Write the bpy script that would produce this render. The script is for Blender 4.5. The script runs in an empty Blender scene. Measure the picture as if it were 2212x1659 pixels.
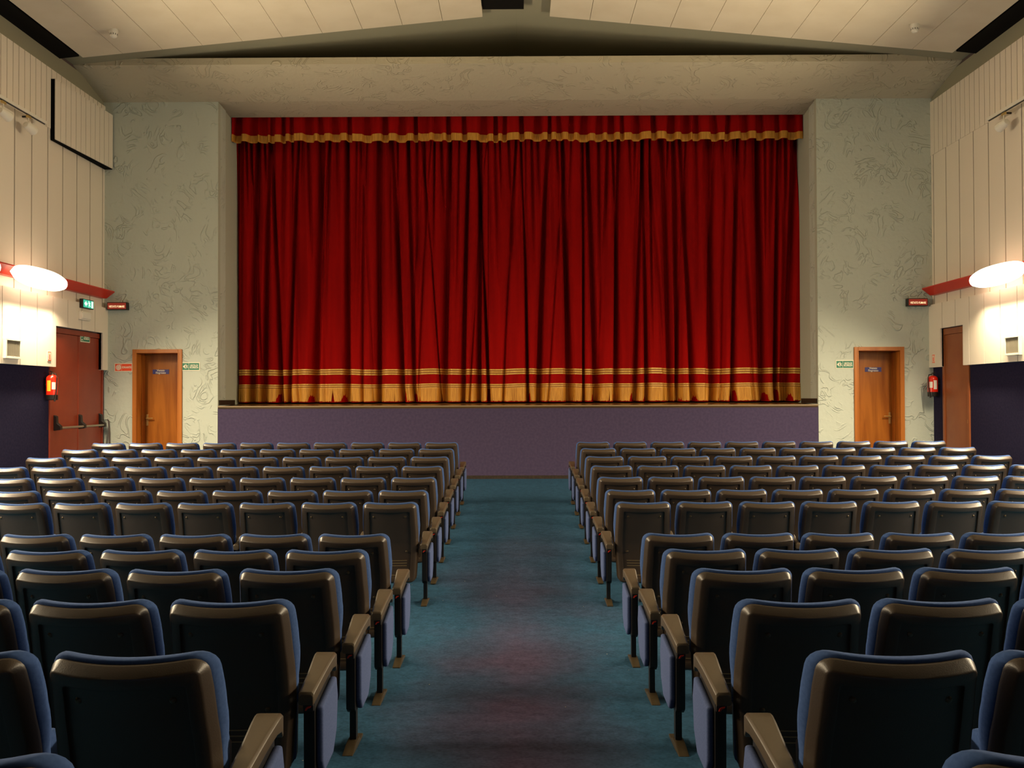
import bpy, bmesh, math, random
from mathutils import Vector, Matrix

random.seed(11)
PI = math.pi
scene = bpy.context.scene
COL = scene.collection

# ------------------------------------------------------------------ camera, world, exposure
EYE = 1.79
cam_d = bpy.data.cameras.new('camera')
cam = bpy.data.objects.new('camera', cam_d)
COL.objects.link(cam)
cam_d.sensor_width = 36.0
cam_d.lens = 36.0 * 2000.0 / 2212.0
cam_d.clip_start = 0.05
cam_d.clip_end = 100
cam.matrix_world = (Matrix.Translation((0.02, 0, EYE))
                    @ Matrix.Rotation(math.atan(14.0 / 2000.0), 4, 'Z')
                    @ Matrix.Rotation(PI / 2 + math.atan(27.5 / 2000.0), 4, 'X')
                    @ Matrix.Rotation(-0.003, 4, 'Z'))
scene.camera = cam

world = bpy.data.worlds.new('world')
scene.world = world
world.use_nodes = True
world.node_tree.nodes['Background'].inputs[0].default_value = (0.9, 0.8, 0.6, 1)
world.node_tree.nodes['Background'].inputs[1].default_value = 0.0

scene.view_settings.view_transform = 'Standard'
scene.view_settings.look = 'None'
scene.view_settings.exposure = 0.0
scene.view_settings.gamma = 1.0
scene.view_settings.use_curve_mapping = False

LAMP_COL = (1.0, 0.82, 0.55)
LAMP_GLASS = 5.0        # glow of the glass bowls
LAMP_DOWN = 175.0        # watts thrown downward and inward by each lamp
LAMP_UP = 29.0          # watts thrown to the ceiling
LAMP_Y = [13.4, 11.58, 9.76, 7.94, 6.12, 4.30]


# ------------------------------------------------------------------ materials
def lin(c):
    r = []
    for v in c:
        v = v / 255.0
        r.append(v / 12.92 if v <= 0.04045 else ((v + 0.055) / 1.055) ** 2.4)
    return (r[0], r[1], r[2], 1.0)


def mat(name, rgb, rough=0.7, metal=0.0, spec=0.5, noise=None, bump=None, emit=None, sheen=0.0):
    """noise=(scale, rgb2, stretch xyz)  bump=(scale, strength, distance)"""
    m = bpy.data.materials.new(name)
    m.use_nodes = True
    nt = m.node_tree
    b = nt.nodes['Principled BSDF']
    b.inputs['Base Color'].default_value = lin(rgb)
    b.inputs['Roughness'].default_value = rough
    b.inputs['Metallic'].default_value = metal
    b.inputs['Specular IOR Level'].default_value = spec
    if sheen:
        b.inputs['Sheen Weight'].default_value = sheen
    tc = None
    if noise or bump:
        tc = nt.nodes.new('ShaderNodeTexCoord')
    if noise:
        mp = nt.nodes.new('ShaderNodeMapping')
        mp.inputs['Scale'].default_value = noise[2] if len(noise) > 2 else (1, 1, 1)
        nt.links.new(tc.outputs['Object'], mp.inputs[0])
        n = nt.nodes.new('ShaderNodeTexNoise')
        n.inputs['Scale'].default_value = noise[0]
        n.inputs['Detail'].default_value = 4
        nt.links.new(mp.outputs[0], n.inputs['Vector'])
        r = nt.nodes.new('ShaderNodeValToRGB')
        r.color_ramp.elements[0].position = 0.35
        r.color_ramp.elements[1].position = 0.65
        r.color_ramp.elements[0].color = lin(rgb)
        r.color_ramp.elements[1].color = lin(noise[1])
        nt.links.new(n.outputs['Fac'], r.inputs[0])
        nt.links.new(r.outputs[0], b.inputs['Base Color'])
    if bump:
        n2 = nt.nodes.new('ShaderNodeTexNoise')
        n2.inputs['Scale'].default_value = bump[0]
        n2.inputs['Detail'].default_value = 3
        nt.links.new(tc.outputs['Object'], n2.inputs['Vector'])
        bp = nt.nodes.new('ShaderNodeBump')
        bp.inputs['Strength'].default_value = bump[1]
        bp.inputs['Distance'].default_value = bump[2]
        nt.links.new(n2.outputs['Fac'], bp.inputs['Height'])
        nt.links.new(bp.outputs[0], b.inputs['Normal'])
    if emit:
        b.inputs['Emission Color'].default_value = (*emit[0], 1)
        b.inputs['Emission Strength'].default_value = emit[1]
    return m


def stucco_mat(name, rgb, dist):
    """hand-worked plaster: thin curling ridges over a rough ground"""
    m = mat(name, rgb, rough=0.8, spec=0.25)
    nt = m.node_tree
    b = nt.nodes['Principled BSDF']
    tc = nt.nodes.new('ShaderNodeTexCoord')
    n1 = nt.nodes.new('ShaderNodeTexNoise')
    n1.inputs['Scale'].default_value = 2.1
    n1.inputs['Detail'].default_value = 1.5
    n1.inputs['Distortion'].default_value = 2.4
    nt.links.new(tc.outputs['Object'], n1.inputs['Vector'])

    def math_node(op, a, c=None, clamp=False):
        k = nt.nodes.new('ShaderNodeMath')
        k.operation = op
        k.use_clamp = clamp
        if hasattr(a, 'links'):
            nt.links.new(a, k.inputs[0])
        else:
            k.inputs[0].default_value = a
        if c is not None:
            if hasattr(c, 'links'):
                nt.links.new(c, k.inputs[1])
            else:
                k.inputs[1].default_value = c
        return k.outputs[0]
    d = math_node('ABSOLUTE', math_node('SUBTRACT', n1.outputs['Fac'], 0.5))
    ridge = math_node('SUBTRACT', 1.0, math_node('MULTIPLY', d, 28.0), True)
    d2 = math_node('ABSOLUTE', math_node('SUBTRACT', n1.outputs['Fac'], 0.38))
    ridge2 = math_node('SUBTRACT', 1.0, math_node('MULTIPLY', d2, 40.0), True)
    # break the ridges up into separate strokes
    n3 = nt.nodes.new('ShaderNodeTexNoise')
    n3.inputs['Scale'].default_value = 3.3
    nt.links.new(tc.outputs['Object'], n3.inputs['Vector'])
    gate = math_node('MULTIPLY', math_node('SUBTRACT', n3.outputs['Fac'], 0.47), 9.0, True)
    strokes = math_node('MULTIPLY', math_node('ADD', ridge, ridge2), gate)
    v = nt.nodes.new('ShaderNodeTexVoronoi')
    v.inputs['Scale'].default_value = 7.0
    nt.links.new(tc.outputs['Object'], v.inputs['Vector'])
    dots = math_node('SUBTRACT', 1.0, math_node('MULTIPLY', v.outputs['Distance'], 5.5), True)
    n4 = nt.nodes.new('ShaderNodeTexNoise')
    n4.inputs['Scale'].default_value = 1.4
    nt.links.new(tc.outputs['Object'], n4.inputs['Vector'])
    gate2 = math_node('MULTIPLY', math_node('SUBTRACT', n4.outputs['Fac'], 0.57), 14.0, True)
    dots = math_node('MULTIPLY', dots, gate2)
    n2 = nt.nodes.new('ShaderNodeTexNoise')
    n2.inputs['Scale'].default_value = 14.0
    n2.inputs['Detail'].default_value = 5
    nt.links.new(tc.outputs['Object'], n2.inputs['Vector'])
    h = math_node('ADD', math_node('ADD', strokes, dots), math_node('MULTIPLY', n2.outputs['Fac'], 0.5))
    bp = nt.nodes.new('ShaderNodeBump')
    bp.inputs['Strength'].default_value = 0.8
    bp.inputs['Distance'].default_value = dist
    nt.links.new(h, bp.inputs['Height'])
    nt.links.new(bp.outputs[0], b.inputs['Normal'])
    return m


def carpet_mat():
    m = mat('aisle_carpet', (40, 92, 112), rough=0.95, spec=0.1)
    nt = m.node_tree
    b = nt.nodes['Principled BSDF']
    tc = nt.nodes.new('ShaderNodeTexCoord')
    sep = nt.nodes.new('ShaderNodeSeparateXYZ')
    nt.links.new(tc.outputs['Object'], sep.inputs[0])

    def mth(op, a, c=None, clamp=False):
        k = nt.nodes.new('ShaderNodeMath')
        k.operation = op
        k.use_clamp = clamp
        for i, q in enumerate((a, c)):
            if q is None:
                continue
            if hasattr(q, 'links'):
                nt.links.new(q, k.inputs[i])
            else:
                k.inputs[i].default_value = q
        return k.outputs[0]

    def nz(scale, detail, vec=None):
        n = nt.nodes.new('ShaderNodeTexNoise')
        n.inputs['Scale'].default_value = scale
        n.inputs['Detail'].default_value = detail
        nt.links.new(vec or tc.outputs['Object'], n.inputs['Vector'])
        return n.outputs['Fac']
    ax = mth('ABSOLUTE', sep.outputs['X'])
    big = nz(0.75, 4)
    # trodden path down the middle of the aisle, strongest away from the stage
    path = mth('SUBTRACT', 1.05, mth('MULTIPLY', ax, 1.45))
    yf = mth('MULTIPLY', mth('SUBTRACT', 12.5, sep.outputs['Y']), 0.16, True)
    wear = mth('ADD', mth('MULTIPLY', path, 0.9), mth('MULTIPLY', mth('SUBTRACT', big, 0.5), 2.2), True)
    wear = mth('MULTIPLY', wear, yf, True)
    mx = nt.nodes.new('ShaderNodeMix')
    mx.data_type = 'RGBA'
    mx.inputs[6].default_value = lin((46, 82, 110))
    mx.inputs[7].default_value = lin((76, 67, 92))
    nt.links.new(wear, mx.inputs[0])
    fine = nz(55, 5)
    mid = nz(13, 6)
    vmul = mth('ADD', 0.05, mth('ADD', mth('MULTIPLY', fine, 1.0), mth('MULTIPLY', mid, 0.85)))
    mx2 = nt.nodes.new('ShaderNodeMix')
    mx2.data_type = 'RGBA'
    mx2.blend_type = 'MULTIPLY'
    mx2.inputs[0].default_value = 1.0
    nt.links.new(mx.outputs[2], mx2.inputs[6])
    cmb = nt.nodes.new('ShaderNodeCombineColor')
    for i in range(3):
        nt.links.new(vmul, cmb.inputs[i])
    nt.links.new(cmb.outputs[0], mx2.inputs[7])
    # pale lint specks
    sp = nt.nodes.new('ShaderNodeTexVoronoi')
    sp.inputs['Scale'].default_value = 9.0
    nt.links.new(tc.outputs['Object'], sp.inputs['Vector'])
    spk = mth('MULTIPLY', mth('LESS_THAN', sp.outputs['Distance'], 0.035), mth('GREATER_THAN', nz(3.0, 1), 0.56))
    mx3 = nt.nodes.new('ShaderNodeMix')
    mx3.data_type = 'RGBA'
    nt.links.new(spk, mx3.inputs[0])
    nt.links.new(mx2.outputs[2], mx3.inputs[6])
    mx3.inputs[7].default_value = lin((170, 165, 140))
    nt.links.new(mx3.outputs[2], b.inputs['Base Color'])
    bp = nt.nodes.new('ShaderNodeBump')
    bp.inputs['Strength'].default_value = 0.4
    bp.inputs['Distance'].default_value = 0.004
    nt.links.new(fine, bp.inputs['Height'])
    nt.links.new(bp.outputs[0], b.inputs['Normal'])
    return m


def wood_mat(name, c1, c2, scale=(9, 9, 0.9), rough=0.35):
    m = mat(name, c1, rough=rough, spec=0.4)
    nt = m.node_tree
    b = nt.nodes['Principled BSDF']
    tc = nt.nodes.new('ShaderNodeTexCoord')
    mp = nt.nodes.new('ShaderNodeMapping')
    mp.inputs['Scale'].default_value = scale
    nt.links.new(tc.outputs['Object'], mp.inputs[0])
    n = nt.nodes.new('ShaderNodeTexNoise')
    n.inputs['Scale'].default_value = 0.8
    n.inputs['Detail'].default_value = 6
    n.inputs['Distortion'].default_value = 0.6
    nt.links.new(mp.outputs[0], n.inputs['Vector'])
    r = nt.nodes.new('ShaderNodeValToRGB')
    r.color_ramp.elements[0].position = 0.35
    r.color_ramp.elements[1].position = 0.62
    r.color_ramp.elements[0].color = lin(c2)
    r.color_ramp.elements[1].color = lin(c1)
    nt.links.new(n.outputs['Fac'], r.inputs[0])
    nt.links.new(r.outputs[0], b.inputs['Base Color'])
    return m


M = {}
M['stucco'] = stucco_mat('stucco_green_grey', (200, 207, 194), 0.015)
M['header'] = stucco_mat('stucco_header', (196, 186, 160), 0.012)
M['reveal'] = mat('smooth_plaster', (188, 192, 174), rough=0.85, spec=0.2)
M['ceil_grey'] = mat('grey_ceiling_plaster', (152, 148, 126), rough=0.9, spec=0.15)
M['cove_shade'] = mat('dark_cove_shade', (22, 20, 18), rough=0.95, spec=0.1)  # shade of the unlit ceiling gap put into the colour; the hatch shares it
M['panel'] = mat('cream_ceiling_panel', (226, 214, 190), rough=0.75, spec=0.2, noise=(2.0, (220, 207, 182)))
M['cream'] = mat('cream_wall_board', (232, 221, 203), rough=0.8, spec=0.2, bump=(120, 0.15, 0.002))
M['groove'] = mat('board_joint', (96, 84, 82), rough=0.9, spec=0.1)
M['navy'] = mat('navy_wall_felt', (34, 31, 54), rough=0.95, spec=0.1, noise=(30, (42, 37, 60)))
M['purple'] = mat('purple_stage_felt', (80, 69, 96), rough=0.95, spec=0.1, noise=(24, (72, 63, 90)))
M['carpet'] = carpet_mat()
M['skirting'] = mat('dark_skirting', (44, 34, 26), rough=0.5, noise=(30, (60, 48, 36)))
M['deck'] = wood_mat('stage_boards', (96, 72, 44), (58, 42, 26), (0.6, 6, 6), 0.3)
M['nosing'] = mat('stage_nosing', (150, 128, 96), rough=0.4)
M['velvet'] = mat('red_velvet', (166, 10, 7), rough=0.9, spec=0.1, noise=(1.2, (148, 7, 6), (6, 6, 0.5)))
M['gold'] = mat('gold_fringe', (226, 164, 62), rough=0.55, spec=0.5, metal=0.15, noise=(60, (190, 128, 42), (1.6, 1.6, 0.05)))
M['gold_light'] = mat('gold_braid', (240, 196, 100), rough=0.5, spec=0.5, metal=0.15, noise=(80, (214, 160, 70)))
M['gold_dark'] = mat('brown_braid', (150, 88, 30), rough=0.7)
M['wood'] = wood_mat('door_veneer', (196, 120, 44), (150, 82, 24), (7, 7, 0.8), 0.32)
M['wood_trim'] = wood_mat('door_trim_wood', (190, 116, 50), (168, 96, 38), (5, 5, 0.6), 0.35)
M['reddoor'] = mat('red_brown_door_paint', (146, 58, 34), rough=0.38, noise=(4, (138, 52, 30)))
M['browndoor'] = mat('brown_door_paint', (148, 84, 44), rough=0.4, noise=(4, (142, 76, 40)))
M['darkmetal'] = mat('black_metal', (24, 20, 18), rough=0.4)
M['steel'] = mat('brushed_steel', (170, 160, 140), rough=0.35, metal=0.8)
M['brass'] = mat('brass_lever', (220, 190, 120), rough=0.3, metal=0.7)
M['slatgrey'] = mat('grey_beige_slat', (136, 129, 110), rough=0.7)
M['white'] = mat('white_plastic', (232, 226, 210), rough=0.5)
M['black'] = mat('black_void', (8, 7, 7), rough=0.9, spec=0.1)
M['redbeam'] = mat('red_enamel', (206, 44, 22), rough=0.4)
M['glow'] = mat('glowing_glass', (255, 240, 210), rough=0.3, emit=((1.0, 0.86, 0.62), LAMP_GLASS))
M['exitglow'] = mat('lit_green_sign', (20, 120, 90), rough=0.4, emit=((0.05, 0.55, 0.35), 0.9))
M['exitwhite'] = mat('lit_white_symbol', (230, 255, 235), rough=0.4, emit=((0.8, 1.0, 0.85), 1.1))
M['smokered'] = mat('lit_red_sign', (120, 26, 18), rough=0.4, emit=((0.5, 0.06, 0.03), 0.35))
M['smoketext'] = mat('lit_sign_lettering', (255, 225, 170), rough=0.4, emit=((1.0, 0.72, 0.42), 0.9))
M['extred'] = mat('red_cylinder_paint', (214, 40, 20), rough=0.25)
M['label_yellow'] = mat('yellow_paper_label', (240, 190, 50), rough=0.6)
M['label_white'] = mat('white_paper_label', (235, 228, 215), rough=0.6)
M['signred'] = mat('red_sign_face', (255, 88, 44), rough=0.45)
M['signgreen'] = mat('green_sign_face', (20, 122, 92), rough=0.45)
M['signblue'] = mat('blue_sign_face', (62, 66, 140), rough=0.45)
M['signwhite'] = mat('sign_white', (245, 238, 215), rough=0.5)
M['plastic'] = mat('black_seat_plastic', (60, 48, 37), rough=0.4, spec=0.5, bump=(260, 0.25, 0.0015))
M['armplastic'] = mat('armrest_plastic', (82, 70, 54), rough=0.4, spec=0.5, bump=(260, 0.2, 0.001))
M['fabric'] = mat('blue_seat_cloth', (62, 86, 134), rough=0.95, spec=0.1, noise=(90, (70, 94, 144)))
M['sidecloth'] = mat('blue_side_cloth', (76, 90, 130), rough=0.95, spec=0.1, noise=(120, (86, 99, 140)))
M['leg'] = mat('black_leg_steel', (22, 18, 16), rough=0.4)
M['foot'] = mat('bronze_foot', (84, 72, 52), rough=0.35, metal=0.3)
M['redmark'] = mat('red_row_letter', (210, 48, 20), rough=0.5)
M['bolt'] = mat('bolt_head', (80, 68, 50), rough=0.3, metal=0.4)
M['slot'] = mat('vent_rib_glint', (130, 112, 80), rough=0.5)  # light caught on the rib edges, painted in as a pale tone


# ------------------------------------------------------------------ helpers
class MB:
    def __init__(self):
        self.v = []
        self.f = []

    def box(self, x0, x1, y0, y1, z0, z1):
        n = len(self.v)
        for z in (z0, z1):
            for (x, y) in ((x0, y0), (x1, y0), (x1, y1), (x0, y1)):
                self.v.append((x, y, z))
        for q in ((3, 2, 1, 0), (4, 5, 6, 7), (0, 1, 5, 4), (1, 2, 6, 5), (2, 3, 7, 6), (3, 0, 4, 7)):
            self.f.append(tuple(n + i for i in q))
        return self

    def prism(self, pts, axis, a0, a1):
        """pts: polygon in the two other axes (order y,z for x; x,z for y; x,y for z)"""
        n = len(self.v)
        k = len(pts)
        for a in (a0, a1):
            for (p, q) in pts:
                self.v.append((a, p, q) if axis == 'x' else (p, a, q) if axis == 'y' else (p, q, a))
        self.f.append(tuple(range(n, n + k)))
        self.f.append(tuple(range(n + 2 * k - 1, n + k - 1, -1)))
        for i in range(k):
            j = (i + 1) % k
            self.f.append((n + i, n + k + i, n + k + j, n + j))
        return self

    def rings(self, rings, cap0=True, cap1=True):
        n = len(self.v)
        k = len(rings[0])
        for r in rings:
            self.v.extend(r)
        for a in range(len(rings) - 1):
            for i in range(k):
                j = (i + 1) % k
                self.f.append((n + a * k + i, n + a * k + j, n + (a + 1) * k + j, n + (a + 1) * k + i))
        if cap0:
            self.f.append(tuple(range(n + k - 1, n - 1, -1)))
        if cap1:
            m = n + (len(rings) - 1) * k
            self.f.append(tuple(range(m, m + k)))
        return self

    def tube(self, pts, r, n=10):
        pts = [Vector(p) for p in pts]
        rs = []
        for i, p in enumerate(pts):
            d = (pts[min(i + 1, len(pts) - 1)] - pts[max(i - 1, 0)]).normalized()
            a = Vector((0, 0, 1)) if abs(d.z) < 0.9 else Vector((0, 1, 0))
            u = d.cross(a).normalized()
            w = d.cross(u)
            rr = r[i] if isinstance(r, (list, tuple)) else r
            rs.append([tuple(p + (u * math.cos(2 * PI * k / n) + w * math.sin(2 * PI * k / n)) * rr) for k in range(n)])
        return self.rings(rs)

    def grid(self, P, closed=False):
        n = len(self.v)
        R, C = len(P), len(P[0])
        for row in P:
            self.v.extend(row)
        for i in range(R - 1):
            for j in range(C - 1):
                self.f.append((n + i * C + j, n + i * C + j + 1, n + (i + 1) * C + j + 1, n + (i + 1) * C + j))
        return self

    def mesh(self, name, m, bevel=0.0, smooth=False, segs=2, angle=40):
        me = bpy.data.meshes.new(name)
        me.from_pydata(self.v, [], self.f)
        bm = bmesh.new()
        bm.from_mesh(me)
        bmesh.ops.recalc_face_normals(bm, faces=bm.faces)
        if bevel > 0:
            es = [e for e in bm.edges if len(e.link_faces) == 2 and e.calc_face_angle(0) > 0.5]
            bmesh.ops.bevel(bm, geom=es, offset=bevel, segments=segs, profile=0.6, affect='EDGES', clamp_overlap=True)
        if smooth:
            for f in bm.faces:
                f.smooth = True
            for e in bm.edges:
                if len(e.link_faces) == 2 and e.calc_face_angle(0) > math.radians(angle):
                    e.smooth = False
        bm.to_mesh(me)
        bm.free()
        me.materials.append(m)
        return me

    def build(self, name, m, parent=None, **kw):
        o = bpy.data.objects.new(name, self.mesh(name, m, **kw))
        COL.objects.link(o)
        if parent is not None:
            o.parent = parent
        return o


def tag(o, label=None, cat=None, group=None, kind=None):
    for k, v in (('label', label), ('category', cat), ('group', group), ('kind', kind)):
        if v:
            o[k] = v
    return o


def empty(name, loc=(0, 0, 0), rz=0.0):
    o = bpy.data.objects.new(name, None)
    COL.objects.link(o)
    o.empty_display_size = 0.05
    o.location = loc
    o.rotation_euler = (0, 0, rz)
    return o


def text_obj(name, body, size, m, parent, loc, rot=(PI / 2, 0, 0), width=None, bold=0.0, extrude=0.001):
    c = bpy.data.curves.new(name, 'FONT')
    c.body = body
    c.size = size
    c.align_x = 'CENTER'
    c.align_y = 'CENTER'
    c.extrude = extrude
    c.offset = bold
    c.space_line = 0.85
    tmp = bpy.data.objects.new('tmp_text', c)
    COL.objects.link(tmp)
    dg = bpy.context.evaluated_depsgraph_get()
    me = bpy.data.meshes.new_from_object(tmp.evaluated_get(dg))
    bpy.data.objects.remove(tmp)
    xs = [v.co.x for v in me.vertices]
    if width and xs:
        s = width / (max(xs) - min(xs))
        for v in me.vertices:
            v.co.x *= s
    me.materials.clear()
    me.materials.append(m)
    o = bpy.data.objects.new(name, me)
    COL.objects.link(o)
    o.parent = parent
    o.location = loc
    o.rotation_euler = rot
    return o


def flat_poly(mb, pts, y, t=0.0012):
    """thin plate facing -Y from 2D (x,z) points"""
    mb.prism(pts, 'y', y - t, y)


def circle(cx, cz, r, n=18, a0=0.0, a1=2 * PI):
    return [(cx + r * math.cos(a0 + (a1 - a0) * i / n), cz + r * math.sin(a0 + (a1 - a0) * i / n)) for i in range(n)]


def stroke(p, q, w):
    d = Vector((q[0] - p[0], q[1] - p[1])).normalized()
    n = Vector((-d.y, d.x)) * w / 2
    return [(p[0] + n.x, p[1] + n.y), (q[0] + n.x, q[1] + n.y), (q[0] - n.x, q[1] - n.y), (p[0] - n.x, p[1] - n.y)]


def running_man(mb, cx, cz, s, y, flip=1):
    """escape pictogram: man running"""
    f = flip
    flat_poly(mb, circle(cx - 0.10 * s * f, cz + 0.40 * s, 0.09 * s), y)
    for p, q, w in (((-.06, .28), (.08, -.02), .17), ((.08, -.02), (-.10, -.16), .12), ((-.10, -.16), (-.07, -.46), .10),
                    ((.08, -.02), (.20, -.24), .12), ((.20, -.24), (.42, -.28), .09),
                    ((-.04, .26), (-.26, .16), .08), ((-.26, .16), (-.32, -.02), .07), ((.0, .24), (.24, .18), .08), ((.24, .18), (.30, .02), .07)):
        flat_poly(mb, stroke((cx + p[0] * s * f, cz + p[1] * s), (cx + q[0] * s * f, cz + q[1] * s), w * s), y)


# ------------------------------------------------------------------ floor: a shallow bowl
FLOOR_PTS = [(-5.0, 0.66), (-2.0, 0.495), (0.0, 0.375), (1.72, 0.243), (2.595, 0.195), (3.47, 0.150), (4.344, 0.106), (5.22, 0.051),
             (6.09, 0.005), (6.97, 0.002), (7.84, 0.012), (8.72, 0.02), (9.59, 0.064), (10.47, 0.115), (11.34, 0.165), (12.22, 0.216),
             (13.09, 0.258), (14.5, 0.318), (16.0, 0.374), (18.0, 0.40)]


def floor_z(y):
    P = FLOOR_PTS
    for (a, za), (b, zb) in zip(P, P[1:]):
        if y <= b:
            t = (y - a) / (b - a)
            return za + (zb - za) * t
    return P[-1][1]


mb = MB()
ys = [-5 + 0.25 * i for i in range(85)]
xs = [-7.4, -5, -3, -1, 0, 1, 3, 5, 7.4]
mb.grid([[(x, y, floor_z(y)) for x in xs] for y in ys])
tag(mb.build('floor', M['carpet'], smooth=True), 'worn teal carpet running down the aisle and under the seats', 'floor', kind='structure')

# ------------------------------------------------------------------ side walls
BOARD = 0.466
DADO_TOP, LOW_TOP, RIB0, RIB1, WALL_TOP = 2.27, 3.345, 5.93, 6.86, 7.15


def side_wall(s, name):
    word = 'left' if s < 0 else 'right'
    core = MB()
    x0, x1 = sorted((s * 7.2, s * 7.5))
    core.box(x0, x1, -4.2, 16.4, 0, 7.6)
    w = core.build(name, M['groove'])
    tag(w, 'cream boarded wall on the %s with navy base' % word, 'wall', kind='structure')
    # upper boards
    b = MB()
    y1 = 16.0
    edges = [15.92 - BOARD * i for i in range(43)]
    xa, xb = sorted((s * 7.165, s * 7.2))
    prev = 16.0
    for e in edges:
        b.box(xa, xb, e + 0.014, prev - 0.014 if prev < 16 else 16.0, LOW_TOP - 0.2, RIB0)
        prev = e
    b.build('upper_cladding', M['cream'], w)
    r = MB()
    xa, xb = sorted((s * 7.155, s * 7.2))
    y = 16.0
    while y > -4.1:
        r.box(xa, xb, y - BOARD / 3 + 0.013, y, RIB0, RIB1)
        y -= BOARD / 3
    r.build('ribbed_cladding', M['cream'], w)
    t = MB()
    xa, xb = sorted((s * 7.185, s * 7.2))
    t.box(xa, xb, -4.1, 16.0, RIB1, WALL_TOP)
    t.build('upper_strip', M['ceil_grey'], w)
    # projecting lower boards with the door opening cut out
    lo = MB()
    xa, xb = sorted((s * 7.10, s * 7.2))
    if s < 0:
        op0, op1, optop = 14.2, 15.80, 2.905
    else:
        op0, op1, optop = 14.79, 15.57, 2.915
    cuts = sorted(set([16.0, op0, op1] + [15.505 - BOARD * i for i in range(42)]))
    for a, c in zip(cuts, cuts[1:]):
        m_ = (a + c) / 2
        g = 0.008
        a2 = a + (g if a not in (op0, op1) else 0)
        c2 = c - (g if c not in (op0, op1, 16.0) else 0)
        if c2 - a2 < 0.02:
            continue
        lo.box(xa, xb, a2, c2, optop if op0 < m_ < op1 else DADO_TOP, LOW_TOP)
    lo.build('lower_cladding', M['cream'], w)
    bk = MB()
    xa, xb = sorted((s * 7.125, s * 7.2))
    for a, c in ((-4.1, op0), (op1, 15.99)):
        bk.box(xa, xb, a, c - 0.001, DADO_TOP + 0.004, LOW_TOP - 0.004)
    bk.box(xa, xb, op0, op1, optop + 0.004, LOW_TOP - 0.004)
    bk.build('joint_backing', M['groove'], w)
    d = MB()
    xa, xb = sorted((s * 7.17, s * 7.2))
    if s < 0:
        d.box(xa, xb, -4.1, 14.12, 0.2, DADO_TOP)
        d.box(xa, xb, 15.955, 16.0, 0.2, DADO_TOP)
    else:
        d.box(xa, xb, -4.1, 14.70, 0.2, DADO_TOP)
        d.box(xa, xb, 15.62, 16.0, 0.2, DADO_TOP)
    d.build('dado', M['navy'], w)
    return w


side_wall(-1, 'wall_left')
side_wall(1, 'wall_right')
mb = MB()
mb.box(-7.5, 7.5, -4.4, -4.1, 0, 8)
tag(mb.build('wall_back', mat('brown_rear_wall', (58, 44, 30), rough=0.95, spec=0.1)), 'dark wall behind the last rows', 'wall', kind='structure')

# ------------------------------------------------------------------ proscenium wall, header, reveals
DX0, DX1, DTOP = 5.86, 6.61, 2.575
for s, nm in ((-1, 'left'), (1, 'right')):
    mb = MB()

    def bx(a, b, *r):
        p, q = sorted((s * a, s * b))
        mb.box(p, q, *r)
    bx(5.19, DX0, 16.0, 16.42, 0.2, 6.99)
    bx(DX1, 7.5, 16.0, 16.42, 0.2, 7.0)
    bx(DX0, DX1, 16.0, 16.42, DTOP, 7.0)
    w = mb.build('wall_front_' + nm, M['stucco'])
    tag(w, 'green-grey sculpted plaster pier %s of the stage' % nm, 'wall', kind='structure')
    mb = MB()
    mb.prism([(s * 5.195, 16.002), (s * 5.225, 16.9), (s * 5.24, 18.2), (s * 5.5, 18.2), (s * 5.5, 16.43)] if False else
             [(s * 5.186, 16.003), (s * 5.215, 16.9), (s * 5.23, 18.2), (s * 5.45, 18.2), (s * 5.45, 16.43), (s * 5.21, 16.43), (s * 5.21, 16.003)], 'z', 1.6, 7.3)
    mb.build('reveal', M['reveal'], w)
    sk = MB()
    p, q = sorted((s * 5.17, s * 5.19))
    sk.box(p, q, 16.05, 16.92, 1.66, 1.745)
    tag(sk.build('baseboard_' + nm, M['skirting']), 'dark skirting in the %s stage reveal' % nm, 'baseboard', kind='structure')

mb = MB()
mb.prism([(16.74, 7.305), (16.74, 6.885), (16.0, 6.935), (14.93, 7.195), (14.93, 7.305)], 'x', -7.2, 7.2)
tag(mb.build('trim_1', M['header']), 'sloping sculpted plaster header above the curtain', 'header', kind='structure')
mb = MB()
mb.box(-7.4, 7.4, 16.5, 16.7, 7.306, 8.1)
tag(mb.build('wall_front', M['ceil_grey']), 'grey wall above the header', 'wall', kind='structure')
mb = MB()
mb.box(-5.6, 5.6, 18.2, 18.3, 1.5, 7.5)
mb.box(-5.6, 5.6, 16.75, 18.2, 7.35, 7.5)
mb.build('stage_back', M['black'], bpy.data.objects['wall_front'])

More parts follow.
